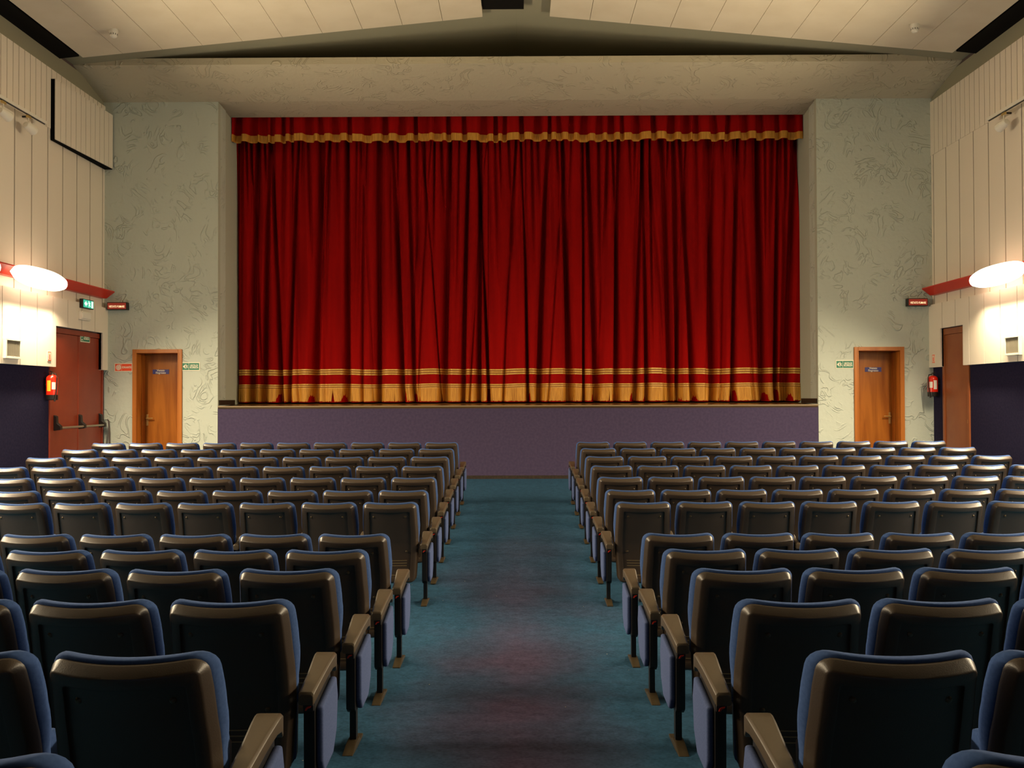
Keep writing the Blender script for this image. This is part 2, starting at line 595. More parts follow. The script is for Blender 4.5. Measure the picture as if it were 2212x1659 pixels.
# ------------------------------------------------------------------ ceiling
mb = MB()
CZ, CS = 7.90, 0.0963
for s in (-1, 1):
    n = len(mb.v)
    mb.v += [(0, -4.3, CZ), (0, 16.6, CZ), (s * 7.4, 16.6, CZ - CS * 7.4), (s * 7.4, -4.3, CZ - CS * 7.4),
             (0, -4.3, CZ + .2), (0, 16.6, CZ + .2), (s * 7.4, 16.6, CZ - CS * 7.4 + .2), (s * 7.4, -4.3, CZ - CS * 7.4 + .2)]
    for q in ((0, 1, 2, 3), (4, 5, 6, 7), (0, 1, 5, 4), (1, 2, 6, 5), (2, 3, 7, 6), (3, 0, 4, 7)):
        mb.f.append(tuple(n + i for i in q))
ceil = mb.build('ceiling', M['ceil_grey'])
tag(ceil, 'shallow gabled grey ceiling with cream boards', 'ceiling', kind='structure')
for s in (-1, 1):
    mb = MB()
    npl = 10
    wd = (6.85 - 0.53) / npl
    for i in range(npl):
        a = 0.53 + wd * i
        b = a + wd - 0.007
        za, zb = 7.826 - 0.0966 * a, 7.826 - 0.0966 * b
        mb.prism([(s * a, za), (s * b, zb), (s * b, zb + 0.04), (s * a, za + 0.04)], 'y', -4.1, 14.5)
    mb.build('ceiling_board', M['panel'], ceil)
    mb = MB()
    mb.prism([(s * 6.88, 7.165), (s * 7.2, 7.13), (s * 7.2, 7.2), (s * 6.88, 7.215)], 'y', -4.1, 14.45)
    mb.build('cove_shade', M['cove_shade'], ceil)  # dark strip that paints the shade between boards and wall
mb = MB()
mb.box(-0.52, 0.12, 13.2, 14.28, 7.80, 7.86)
mb.build('dark_hatch', M['cove_shade'], ceil)


# ------------------------------------------------------------------ stage
st = empty('stage', (0, 16, 0.37))
tag(st, 'raised stage with purple felt front across the hall', 'stage', kind='structure')
mb = MB()
mb.box(-5.185, 5.185, 0.0, 0.06, 0, 1.265)
mb.build('front_panel', M['purple'], st)
mb = MB()
mb.prism([(-0.005, 1.262), (2.2, 1.335), (2.2, 1.25), (-0.005, 1.225)], 'x', -5.18, 5.18)
mb.build('deck', M['deck'], st)
mb = MB()
mb.box(-5.185, 5.185, -0.014, 0.004, 1.25, 1.272)
mb.build('nosing', M['nosing'], st, bevel=0.004)
mb = MB()
mb.box(-5.185, 5.185, -0.012, 0.0, -0.01, 0.062)
mb.build('skirting', M['skirting'], st)


# ------------------------------------------------------------------ curtains
def px2x(x):
    return (x - 1120.0) * 17.0 / 2000.0


# dark fold valleys at the hem: (photo column, width px, depth)
VAL = []
for x, w in ((45, 34), (165, 50), (270, 42), (405, 34), (455, 34), (660, 60), (915, 48), (1145, 48), (1340, 42), (1415, 42), (1660, 60), (1800, 42), (1920, 44), (1990, 14)):
    VAL.append((490 + x / 3.511, w / 3.511))
for x, w in ((118, 12), (190, 52), (415, 54), (530, 20), (615, 48), (765, 30), (925, 34), (1010, 36), (1190, 56), (1240, 36), (1345, 42), (1505, 58), (1650, 34), (1882, 52), (1972, 28), (2060, 64), (2170, 24)):
    VAL.append((1110 + x / 3.456, w / 3.456))
rv = random.Random(5)
VALLEYS = []
for (x, w) in VAL:
    VALLEYS.append((px2x(x), max(0.026, w * 0.0085 * 0.52), 0.15 + 0.15 * min(1, w / 16.0), rv.uniform(-0.14, 0.14), rv.uniform(-0.4, 0.4)))
for i_ in range(26):
    VALLEYS.append((-5.2 + 10.4 * (i_ + rv.uniform(0.1, 0.9)) / 26, rv.uniform(0.022, 0.05), rv.uniform(0.05, 0.11), rv.uniform(-0.25, 0.25), rv.uniform(-0.4, 0.4)))
PLEATS = []
x = -5.4
while x < 5.4:
    PLEATS.append((x, rv.uniform(0.022, 0.045), rv.uniform(0.06, 0.13), rv.uniform(-0.16, 0.16), rv.uniform(0.25, 0.95)))
    x += rv.uniform(0.09, 0.21)
CB, CT = 1.693, 7.15


def fold(x, z):
    t = max(0.0, min(1.0, (z - CB) / (6.6 - CB)))
    d = 0.0
    for (c, w, dep, tilt, sk) in VALLEYS:
        u = x - c - tilt * t * (1 + 0.5 * t)
        if abs(u) < 5 * w:
            ww = w * (1 - 0.35 * t)
            # one flank steeper than the other
            k = u / (ww * (1.25 if (u > 0) == (sk > 0) else 0.8))
            d += dep * (1 - 0.45 * t) * math.exp(-k * k)
    for (c, w, dep, tilt, reach) in PLEATS:
        g = (t - (1 - reach)) / max(reach, 0.05)
        if g <= 0:
            continue
        u = x - c + tilt * (1 - t)
        if abs(u) < 4 * w:
            k = u / w
            d += dep * min(1, g * 1.4) * math.exp(-k * k)
    d += 0.018 * math.sin(x * 7.3 + 0.6 * math.sin(z * 0.9)) + 0.012 * math.sin(x * 17 + 1.1)
    return d


def cloth(x0, x1, z0, z1, nz, off, ybase, step=0.0085, fn=fold, edge_wave=0.0):
    nx = int((x1 - x0) / step)
    P = []
    for j in range(nz + 1):
        z = z0 + (z1 - z0) * j / nz
        row = []
        for i in range(nx + 1):
            xx = x0 + (x1 - x0) * i / nx
            wv = edge_wave * math.sin(xx * 3.1) + edge_wave * 0.7 * math.sin(xx * 7.7 + 1) if edge_wave else 0
            row.append((xx, ybase + fn(xx, z) - off, z + wv))
        P.append(row)
    return P


def make_curtain(x0, x1, ybase, label):
    root = empty('stage_curtain', ((x0 + x1) / 2, ybase, CB))
    tag(root, label, 'curtain', 'red stage curtains')
    ox = (x0 + x1) / 2

    def loc(P):
        return [[(a - ox, b - ybase, c - CB) for (a, b, c) in r] for r in P]
    MB().grid(loc(cloth(x0, x1, CB, CT, 44, 0.0, ybase))).build('drape', M['velvet'], root, smooth=True, angle=80)
    # braid band of three gold lines
    zb = CB + 0.51
    b = MB()
    b2 = MB()
    for k in range(5):
        z0 = zb + 0.021 * k
        (b if k % 2 == 0 else b2).grid(loc(cloth(x0, x1, z0, z0 + 0.021, 1, 0.012, ybase, edge_wave=0.006)))
    bo = b.build('braid', M['gold_light'], root, smooth=True, angle=80)
    b2.build('dark_line', M['gold_dark'], bo, smooth=True, angle=80)
    h = MB()
    h2 = MB()
    for k in range(5):
        z0 = CB + 0.25 + 0.018 * k
        (h if k % 2 == 0 else h2).grid(loc(cloth(x0, x1, z0, z0 + 0.018, 1, 0.016, ybase, edge_wave=0.005)))
    ho = h.build('fringe_heading', M['gold_light'], root, smooth=True, angle=80)
    h2.build('dark_line', M['gold_dark'], ho, smooth=True, angle=80)
    # hanging fringe: strands that sway apart here and there
    f = MB()
    rr = random.Random(int(abs(x0) * 100))
    step = 0.022
    nx = int((x1 - x0) / step)
    sway, vel = 0.0, 0.0
    for i in range(1, nx - 1):
        a, c = x0 + (x1 - x0) * i / nx, x0 + (x1 - x0) * (i + 1) / nx
        vel = vel * 0.7 + rr.uniform(-0.0035, 0.0035)
        sway = sway * 0.9 + vel
        if rr.random() < 0.03:
            sway = -sway + rr.uniform(-0.016, 0.016)
        P = []
        ln = rr.uniform(0, 0.012)
        for q in range(4):
            z = CB + 0.262 - (0.262 - 0.012 - ln) * q / 3.0
            dx = sway * (q / 3.0) ** 1.3
            P.append([(a + dx, ybase + fold(a, z) - 0.018 - 0.004 * q / 3, z), ((a + c) / 2 + dx, ybase + fold((a + c) / 2, z) - 0.024 - 0.004 * q / 3, z),
                      (c + dx, ybase + fold(c, z) - 0.018 - 0.004 * q / 3, z)])
        f.grid(loc(P))
    f.build('fringe', M['gold'], root, smooth=True, angle=80)
    return root


XM = px2x(1058)
make_curtain(-5.33, XM - 0.006, 17.10, 'red velvet stage curtain with gold fringe, half left of the centre opening')
make_curtain(XM, 5.33, 17.08, 'red velvet stage curtain with gold fringe, half right of the centre opening')

# pelmet across the top
PVAL = []
x = -5.4
while x < 5.4:
    PVAL.append((x, rv.uniform(0.03, 0.085), rv.uniform(0.12, 0.22), rv.uniform(-0.03, 0.03)))
    x += rv.uniform(0.15, 0.34)


def pfold(x, z):
    d = 0.0
    t = (z - 6.45) / 0.5
    for (c, w, dep, tl) in PVAL:
        u = x - c - tl * t
        if abs(u) < 3 * w:
            d += dep * (1 - 0.35 * max(0, t)) / (1 + (u / w) ** 8)
    return 0.17 * math.tanh(d / 0.17) + 0.01 * math.sin(x * 23)


pel = empty('curtain_pelmet', (0, 16.93, 6.46))
tag(pel, 'short red velvet pelmet with gold fringe along the top of the stage opening', 'pelmet')


def ploc(P):
    return [[(a, b - 16.93, c - 6.46) for (a, b, c) in r] for r in P]


MB().grid(ploc(cloth(-5.2, 5.2, 6.47, 7.2, 8, 0.0, 16.80, 0.007, pfold))).build('cloth', M['velvet'], pel, smooth=True, angle=80)
MB().grid(ploc(cloth(-5.2, 5.2, 6.465, 6.60, 3, 0.012, 16.80, 0.007, pfold, 0.010))).build('gold_fringe', M['gold'], pel, smooth=True, angle=80)


# ------------------------------------------------------------------ wooden doors beside the stage
def wood_door(s, n):
    word = 'left' if s < 0 else 'right'
    cx = s * 6.235
    fz = floor_z(16.2)
    d = empty('door_%d' % n, (cx, 16.0, fz))
    tag(d, 'brown veneered wooden door set deep in the %s plaster pier' % word, 'door', kind='structure')
    hw, top = 0.375, DTOP - fz
    mb = MB()
    mb.box(-hw + 0.0, hw, 0.345, 0.385, 0.0, top)
    mb.build('door_leaf', M['wood'], d)
    mb = MB()
    for a, b in ((-hw - 0.055, -hw + 0.012), (hw - 0.012, hw + 0.055)):
        mb.box(a, b, -0.025, 0.01, 0, top + 0.055)
    mb.box(-hw + 0.012, hw - 0.012, -0.025, 0.01, top - 0.012, top + 0.055)
    for a, b in ((-hw - 0.002, -hw + 0.018), (hw - 0.018, hw + 0.002)):
        mb.box(a, b, -0.03, 0.012, 0, top)
    mb.build('door_frame', M['wood_trim'], d, bevel=0.005)
    mb = MB()
    for a, b in ((-hw, -hw + 0.012), (hw - 0.012, hw)):
        mb.box(a, b, 0.01, 0.344, 0, top - 0.013)
    mb.box(-hw, hw, 0.01, 0.344, top - 0.012, top)
    jx = -s
    # stop moulding on the visible jamb
    e = s * (hw - 0.012)
    a, b = sorted((e, e - s * 0.014))
    mb.box(a, b, 0.2, 0.344, 0, top - 0.013)
    mb.build('door_jamb', M['wood'], d)
    hb = empty('door_handle', (s * 0.315, 0.345, 1.02))
    hb.parent = d
    mb = MB()
    mb.box(-0.02, 0.02, -0.008, 0, -0.10, 0.10)
    mb.build('handle_plate', M['brass'], hb, bevel=0.004)
    mb = MB()
    mb.tube([(0, -0.005, 0.03), (0, -0.05, 0.03), (-s * 0.015, -0.058, 0.03), (-s * 0.12, -0.058, 0.032)], 0.0105)
    mb.build('lever', M['brass'], hb, smooth=True)
    # NO ENTRY plate
    sg = empty('door_sign', (-6.31 if s < 0 else 6.265, 16.343, 2.25))
    tag(sg, 'small blue no-entry plate with white lettering on the %s wooden door' % word, 'sign', 'no-entry plates on the wooden doors')
    mb = MB()
    mb.box(-0.145, 0.145, -0.004, 0.002, -0.04, 0.04)
    mb.build('plate', M['signblue'], sg, bevel=0.002)
    text_obj('lettering', "Vietato\nl'ingresso", 0.048, M['signwhite'], sg, (0, -0.0045, 0.002), bold=0.0012)
    return d


wood_door(-1, 1)
wood_door(1, 2)


# ------------------------------------------------------------------ signs on the plaster piers
def plate(name, label, loc, w, h, face, group=None, rz=0.0, rim=0.014):
    o = empty(name, loc, rz)
    tag(o, label, 'sign', group)
    mb = MB()
    mb.box(-w / 2, w / 2, -0.006, 0.0, -h / 2, h / 2)
    mb.build('border', M['signwhite'], o, bevel=0.0015)
    mb = MB()
    mb.box(-w / 2 + rim, w / 2 - rim, -0.0075, -0.004, -h / 2 + rim, h / 2 - rim)
    mb.build('face', face, o)
    return o


o = plate('hydrant_sign', 'red sign with hose-reel symbol left of the left wooden door', (-6.825, 15.999, 2.318), 0.315, 0.148, M['signred'])
mb = MB()
flat_poly(mb, circle(-0.086, 0, 0.047, 24), -0.0078)
flat_poly(mb, stroke((-0.086, 0.043), (-0.04, 0.047), 0.009), -0.0078)
flat_poly(mb, [(-0.031, -0.06), (-0.028, -0.06), (-0.028, 0.06), (-0.031, 0.06)], -0.0078)
hs = mb.build('hose_symbol', M['signwhite'], o)
mb = MB()
for r in (0.033, 0.019):
    for i in range(24):
        a, b = 2 * PI * i / 24, 2 * PI * (i + 1) / 24
        flat_poly(mb, stroke((-0.086 + r * math.cos(a), r * math.sin(a)), (-0.086 + r * math.cos(b), r * math.sin(b)), 0.003), -0.0092, 0.0006)
mb.build('coil_line', M['signred'], hs)
text_obj('lettering', 'IDRANTE', 0.048, M['signwhite'], o, (0.058, -0.0078, 0), width=0.155, bold=0.0015)


def exit_plate(x, z, label):
    o = plate('exit_sign', label, (x, 15.999, z), 0.315, 0.148, M['signgreen'], 'green emergency exit plates by the wooden doors')
    mb = MB()
    flat_poly(mb, [(-0.138, 0), (-0.098, 0.036), (-0.098, -0.036)], -0.0078)
    running_man(mb, -0.075, 0, 0.085, -0.0078, 1)
    flat_poly(mb, [(-0.036, -0.06), (-0.032, -0.06), (-0.032, 0.06), (-0.036, 0.06)], -0.0078)
    mb.build('running_figure', M['signwhite'], o)
    text_obj('lettering', 'USCITA DI\nSICUREZZA', 0.042, M['signwhite'], o, (0.056, -0.0078, 0), width=0.15, bold=0.0014)
    return o


exit_plate(-5.655, 2.33, 'green exit plate with running man right of the left wooden door')
exit_plate(5.645, 2.33, 'green exit plate with running man left of the right wooden door')


def smoking_box(s, x, z):
    word = 'left' if s < 0 else 'right'
    o = empty('no_smoking_sign', (x, 16.0, z))
    tag(o, 'red lit no-smoking box sign high on the %s plaster pier' % word, 'sign', 'lit no-smoking box signs')
    mb = MB()
    mb.box(-0.17, 0.17, -0.11, 0.0, -0.065, 0.065)
    mb.build('housing', M['darkmetal'], o, bevel=0.006)
    mb = MB()
    mb.box(-0.158, 0.158, -0.114, -0.105, -0.053, 0.053)
    mb.build('lit_face', M['smokered'], o)
    text_obj('lettering', 'VIETATO FUMARE', 0.05, M['smoketext'], o, (0, -0.1145, -0.012), width=0.27, bold=0.001)
    return o


smoking_box(-1, -6.90, 3.375)
smoking_box(1, 6.87, 3.39)


# ------------------------------------------------------------------ red double door and its fittings (left wall)
def lw(s, y, z, x=7.1):
    """a point on a side wall"""
    return (s * x, y, z)


fz = floor_z(15.0)
d3 = empty('door_3', (-7.2, 15.04, fz), PI / 2)
tag(d3, 'red-brown double exit door with panic bar in the left wall', 'door', kind='structure')
# local x runs along +Y of the room, local -y faces the room
mb = MB()
for a, b in ((-0.915, -0.87), (0.87, 0.915)):
    mb.box(a, b, -0.045, 0, 0, 2.55)
mb.box(-0.87, 0.87, -0.045, 0, 2.47, 2.55)
mb.build('door_frame', M['reddoor'], d3, bevel=0.004)
for a, b in ((-0.868, 0.048), (0.054, 0.868)):
    mb = MB()
    mb.box(a, b, -0.03, 0, 0.01, 2.465)
    mb.build('door_leaf', M['reddoor'], d3, bevel=0.004)
mb = MB()
mb.box(0.02, 0.075, -0.036, -0.029, 0.02, 2.46)
mb.build('astragal', M['reddoor'], d3)
pb = empty('panic_bar', (0, -0.03, 1.05))
pb.parent = d3
mb = MB()
mb.tube([(-0.72, -0.085, -0.06), (0.83, -0.085, -0.06)], 0.018)
mb.build('push_bar', M['steel'], pb, smooth=True)
for x in (-0.74, 0.06, 0.80):
    mb = MB()
    mb.prism([(0, 0.14), (-0.045, 0.12), (-0.05, 0.02), (-0.11, -0.03), (-0.11, -0.09), (0, -0.10)], 'x', x - 0.035, x + 0.035)
    mb.build('lever_housing', M['darkmetal'], pb, bevel=0.008)

o = plate('exit_sign', 'green exit plate with arrow on the red double door', (-7.226 + 0.0, 15.29, 2.79), 0.33, 0.155, M['signgreen'], rz=PI / 2)
o.location = (-7.166, 15.29, 2.79)
mb = MB()
flat_poly(mb, [(-0.145, 0.02), (-0.12, 0.055), (-0.095, 0.02), (-0.11, 0.02), (-0.11, -0.005), (-0.13, -0.005), (-0.13, 0.02)], -0.0078)
flat_poly(mb, [(-0.145, -0.03), (-0.095, -0.03), (-0.12, -0.06)], -0.0078)
flat_poly(mb, [(-0.075, -0.06), (-0.07, -0.06), (-0.07, 0.06), (-0.075, 0.06)], -0.0078)
mb.build('arrow_symbol', M['signwhite'], o)
text_obj('lettering', 'USCITA DI\nSICUREZZA', 0.045, M['signwhite'], o, (0.04, -0.0078, 0), width=0.18, bold=0.0016)

# lit exit box above the red door, emergency lamp under it
o = empty('lit_exit_sign', (-7.1, 15.14, 3.33), PI / 2)
tag(o, 'glowing green exit box above the red double door', 'sign')
mb = MB()
mb.box(-0.19, 0.19, -0.06, 0, -0.075, 0.075)
mb.build('housing', M['darkmetal'], o, bevel=0.006)
mb = MB()
mb.box(-0.175, 0.175, -0.064, -0.055, -0.062, 0.062)
mb.build('lit_face', M['exitglow'], o)
mb = MB()
flat_poly(mb, [(-0.15, 0), (-0.085, 0.045), (-0.085, 0.018), (-0.05, 0.018), (-0.05, -0.018), (-0.085, -0.018), (-0.085, -0.045)], -0.064)
running_man(mb, 0.02, 0, 0.115, -0.064, 1)
flat_poly(mb, [(0.10, -0.055), (0.155, -0.055), (0.155, 0.055), (0.10, 0.055)], -0.064)
mb.build('running_figure', M['exitwhite'], o)

o = empty('emergency_lamp', (-7.1, 15.08, 3.13), PI / 2)
tag(o, 'small white emergency lamp box under the glowing exit sign', 'lamp')
mb = MB()
mb.box(-0.17, 0.17, -0.05, 0, -0.07, 0.07)
mb.build('housing', M['white'], o, bevel=0.012)
mb = MB()
mb.box(-0.155, 0.155, -0.066, -0.045, -0.05, 0.05)
mb.build('diffuser', M['label_white'], o, bevel=0.01)

# right wall single door
fz4 = floor_z(15.2)
d4 = empty('door_4', (7.2, 15.16, fz4), -PI / 2)
tag(d4, 'plain brown door recessed in the right wall', 'door', kind='structure')
mb = MB()
for a, b in ((-0.46, -0.40), (0.40, 0.46)):
    mb.box(a, b, -0.05, 0, 0, 2.56)
mb.box(-0.40, 0.40, -0.05, 0, 2.46, 2.56)
mb.build('door_frame', M['browndoor'], d4, bevel=0.004)
mb = MB()
mb.box(-0.398, 0.398, -0.03, 0, 0.01, 2.458)
mb.build('door_leaf', M['browndoor'], d4, bevel=0.003)
mb = MB()
mb.box(0.36, 0.38, -0.034, -0.028, 1.0, 1.06)
mb.build('keyhole', M['brass'], d4, bevel=0.002)


# ------------------------------------------------------------------ extinguishers and their signs
def lathe(mb, prof, n=20, cx=0, cy=0):
    mb.rings([[(cx + r * math.cos(2 * PI * k / n), cy + r * math.sin(2 * PI * k / n), z) for k in range(n)] for (r, z) in prof])


def extinguisher(s, y, z0, h, label, lab_mat):
    r = 0.082
    o = empty('fire_extinguisher', (s * (7.17 - r - 0.03), y, z0))
    tag(o, label, 'fire extinguisher', 'wall-hung fire extinguishers')
    mb = MB()
    lathe(mb, [(r, 0.075), (r, h * 0.72), (r * 0.9, h * 0.78), (r * 0.6, h * 0.83), (r * 0.3, h * 0.85)], 24)
    mb.build('cylinder', M['extred'], o, smooth=True, angle=50)
    mb = MB()
    lathe(mb, [(r * 0.9, 0.0), (r * 1.03, 0.008), (r * 1.03, 0.08)], 24)
    mb.build('base_ring', M['darkmetal'], o, smooth=True, angle=50)
    mb = MB()
    lathe(mb, [(0.02, h * 0.84), (0.024, h * 0.87), (0.018, h * 0.92)], 14)
    mb.build('valve', M['steel'], o, smooth=True)
    mb = MB()
    mb.box(-0.012, 0.012, -0.10, 0.03, h * 0.93, h * 0.945)
    mb.prism([(-0.09, h * 0.98), (0.02, h * 0.93), (0.02, h * 0.95), (-0.09, h * 1.0)], 'x', -0.012, 0.012)
    mb.build('handle', M['darkmetal'], o, bevel=0.003)
    mb = MB()
    mb.tube([(-s * 0.02, -0.02, h * 0.9), (-s * 0.08, -0.04, h * 0.88), (-s * 0.1, -0.05, h * 0.75), (-s * 0.093, -0.05, h * 0.4), (-s * 0.08, -0.06, h * 0.1), (-s * 0.07, -0.065, -0.02)],
            [0.009] * 5 + [0.014])
    mb.build('hose', M['darkmetal'], o, smooth=True)
    # curved paper labels
    for a0, a1, za, zb, mm in ((-2.05, -1.35, 0.30, 0.66, lab_mat), (-1.15, -0.5, 0.36, 0.6, M['label_white'])):
        P = []
        for q in range(2):
            z = h * (za if q == 0 else zb)
            P.append([((r + 0.0015) * math.cos(a0 + (a1 - a0) * k / 8) * (1 if s < 0 else -1), (r + 0.0015) * math.sin(a0 + (a1 - a0) * k / 8), z) for k in range(9)])
        MB().grid(P).build('paper_label', mm, o, smooth=True)
    mb = MB()
    a, b = sorted((s * r * 0.9, s * (r + 0.03)))
    mb.box(a, b, -0.03, 0.03, h * 0.5, h * 0.56)
    mb.build('wall_bracket', M['darkmetal'], o)
    return o


extinguisher(-1, 14.0, 1.76, 0.45, 'red fire extinguisher with yellow label beside the red double door', M['label_yellow'])
extinguisher(1, 15.78, 1.77, 0.42, 'red fire extinguisher with white label in the corner by the brown door', M['label_white'])


def ext_sign(s, y, z, label):
    o = plate('extinguisher_sign', label, (s * 7.1, y, z), 0.105, 0.15, M['signred'], 'small extinguisher signs', rz=PI / 2 if s < 0 else -PI / 2, rim=0.006)
    mb = MB()
    flat_poly(mb, [(-0.034, -0.056), (0.034, -0.056), (0.034, 0.056), (-0.034, 0.056)], -0.0078)
    wp = mb.build('white_panel', M['signwhite'], o)
    mb = MB()
    flat_poly(mb, [(-0.014, -0.046), (0.014, -0.046), (0.014, 0.018), (0.006, 0.028), (-0.006, 0.028), (-0.014, 0.018)], -0.0092)
    flat_poly(mb, stroke((-0.012, 0.034), (0.016, 0.042), 0.006), -0.0092)
    mb.build('symbol', M['signred'], wp)
    return o


ext_sign(-1, 13.99, 2.425, 'small red and white extinguisher sign beside the red double door')
ext_sign(1, 15.82, 2.415, 'small red and white extinguisher sign by the brown door')


# ------------------------------------------------------------------ air grilles
def grille(s, y, z, label):
    o = empty('air_grille', (s * 7.1, y, z), PI / 2 if s < 0 else -PI / 2)
    tag(o, label, 'air vent', 'white wall air grilles')
    w, h, t = 0.20, 0.14, 0.045
    mb = MB()
    mb.box(-w, w, -t, 0, h - 0.028, h)
    mb.box(-w, w, -t, 0, -h, -h + 0.028)
    mb.box(-w, -w + 0.028, -t, 0, -h + 0.028, h - 0.028)
    mb.box(w - 0.028, w, -t, 0, -h + 0.028, h - 0.028)
    mb.build('frame', M['white'], o, bevel=0.003)
    mb = MB()
    mb.box(-w + 0.028, w - 0.028, -0.006, -0.001, -h + 0.028, h - 0.028)
    mb.build('backing', M['darkmetal'], o)
    mb = MB()
    for i in range(15):
        x = -w + 0.038 + i * (2 * w - 0.076) / 14
        mb.box(x - 0.007, x + 0.007, -0.036, -0.018, -h + 0.028, h - 0.028)
    mb.build('slat', M['slatgrey'], o)
    return o


grille(-1, 12.93, 2.485, 'white air grille in the boards of the left wall')
grille(1, 13.25, 2.50, 'white air grille in the boards of the right wall')


# ------------------------------------------------------------------ red light shelf and wall lamps
ORD = ['first', 'second', 'third', 'fourth', 'fifth', 'sixth', 'seventh', 'eighth', 'ninth', 'tenth', 'eleventh', 'twelfth', 'thirteenth']
for s in (-1, 1):
    word = 'left' if s < 0 else 'right'
    o = empty('light_shelf', (s * 7.165, 15.93, 3.5))
    tag(o, 'long red enamel shelf carrying the wall lamps on the %s wall' % word, 'shelf', 'red lamp shelves')
    mb = MB()
    prof = [(0, 0), (0.10, 0.0), (0.215, 0.115), (0.205, 0.135), (0, 0.135)]
    mb.prism([(-s * a, b) for (a, b) in prof], 'y', -19.9, 0.0)
    # slanted end cut
    for i, v in enumerate(mb.v):
        if v[1] == 0.0:
            mb.v[i] = (v[0], 0.0 - (0.0 if v[2] > 0.05 else 0.06), v[2])
    mb.build('tray', M['redbeam'], o, bevel=0.004)
    for k, y in enumerate(LAMP_Y):
        L = empty('wall_lamp', (s * 7.165, y, 3.545))
        tag(L, 'glowing boat-shaped glass lamp, %s from the stage on the %s wall' % (ORD[k], word), 'lamp', 'boat-shaped wall lamps')
        # half-boat bowl in front of the shelf
        mb = MB()
        R = []
        n = 14
        for i in range(n + 1):
            u = -1 + 2 * i / n
            wdt = math.sqrt(max(0.0, 1 - abs(u) ** 2.4)) + 0.02
            ring = []
            for j in range(9):
                a = -PI / 2 + PI * j / 8
                ring.append((-s * (0.225 + 0.13 * wdt * math.cos(a)), u * 0.79, -0.015 + 0.152 * wdt * math.sin(a)))
            R.append(ring)
        mb.rings(R)
        mb.build('glass_bowl', M['glow'], L, smooth=True, angle=70)
        mb = MB()
        for yy in (-0.4, 0.4):
            mb.box(*sorted((-s * 0.0, -s * 0.225)), yy - 0.02, yy + 0.02, 0.092, 0.112)
        mb.build('bracket', M['steel'], L)
        for nm, pw, zz, tilt in (('lamp_downlight', LAMP_DOWN, -0.17, 0.62), ('lamp_uplight', LAMP_UP, 0.20, PI - 0.97)):
            ld = bpy.data.lights.new(nm, 'AREA')
            ld.shape = 'RECTANGLE'
            ld.size = 0.12
            ld.size_y = 1.4
            ld.energy = pw
            ld.color = LAMP_COL
            ld.spread = 2.5 if nm == 'lamp_downlight' else 1.5
            lo = bpy.data.objects.new(nm, ld)
            COL.objects.link(lo)
            lo.parent = L
            lo.location = (-s * 0.25, 0, zz)
            lo.rotation_euler = (0, -s * tilt if s > 0 else tilt, 0)
            lo.rotation_euler = (0, tilt * (1 if s > 0 else -1), 0)


# ------------------------------------------------------------------ spotlight tracks
def track(s, y_end, spots, z=5.87):
    word = 'left' if s < 0 else 'right'
    o = empty('light_track', (s * 6.98, y_end, z))
    tag(o, 'white spotlight track under the ribbed band of the %s wall' % word, 'track', 'spotlight tracks')
    mb = MB()
    mb.box(-0.024, 0.024, -7.0, 0, -0.022, 0.022)
    mb.build('rail', M['white'], o, bevel=0.003)
    mb = MB()
    mb.box(-0.008, 0.008, -6.98, -0.02, -0.034, -0.022)
    mb.build('contact_strip', M['darkmetal'], o)
    mb = MB()
    for yy in (-0.3, -1.7, -3.4, -5.1, -6.7):
        a, b = sorted((0, s * 0.18))
        mb.box(a, b, yy - 0.012, yy + 0.012, -0.01, 0.012)
    mb.build('wall_arm', M['darkmetal'], o)
    for k, y in enumerate(spots):
        L = empty('spotlight', (s * 6.98, y, z - 0.048))
        tag(L, 'unlit white spotlight, %s from the stage on the %s track' % (ORD[k], word), 'spotlight', 'white track spotlights')
        mb = MB()
        mb.box(-0.014, 0.014, -0.05, 0.05, -0.022, 0.012)
        mb.build('adapter', M['brass'], L, bevel=0.003)
        mb = MB()
        mb.tube([(0, 0, -0.02), (0, 0, -0.09)], 0.009)
        mb.build('stem', M['white'], L, smooth=True)
        # head aimed along the room and inward
        d = Vector((-s * 0.12, 0.93, -0.22)).normalized()
        c = Vector((0, 0.02, -0.15))
        mb = MB()
        mb.tube([c - d * 0.09, c - d * 0.085, c - d * 0.06, c - d * 0.01, c + d * 0.0, c + d * 0.10, c + d * 0.105], [0.02, 0.04, 0.055, 0.058, 0.064, 0.07, 0.066], 18)
        mb.build('head', M['white'], L, smooth=True, angle=35)
        mb = MB()
        mb.tube([c + d * 0.104, c + d * 0.108], 0.058, 18)
        mb.build('lens', M['black'], L)


track(-1, 13.62, [13.15, 12.5, 11.9])
track(1, 13.69, [13.25, 12.2])

# ------------------------------------------------------------------ boxed panel on the upper left wall
o = empty('wall_box', (-7.155, 14.12, 5.755))
tag(o, 'shallow ribbed cream box with dark edges high on the left wall', 'panel')
mb = MB()
L = 1.86
mb.prism([(0.0, 0.0), (0.062, 0.0), (0.132, L), (0.0, L)], 'z', 0, 0.945)
mb.build('carcass', M['black'], o)
mb = MB()
n = 12
for i in range(n):
    a = L * i / n
    b = L * (i + 1) / n - 0.012
    xa, xb = 0.062 + 0.07 * a / L, 0.062 + 0.07 * b / L
    mb.prism([(xa, a), (xa + 0.012, a), (xb + 0.012, b), (xb, b)], 'z', 0.012, 0.945)
mb.build('ribbed_front', M['cream'], o)
mb = MB()
mb.prism([(0.063, 0.004), (0.068, 0.004), (0.138, L - 0.004), (0.133, L - 0.004)], 'z', 0.016, 0.943)
mb.build('joint_backing', M['groove'], o)

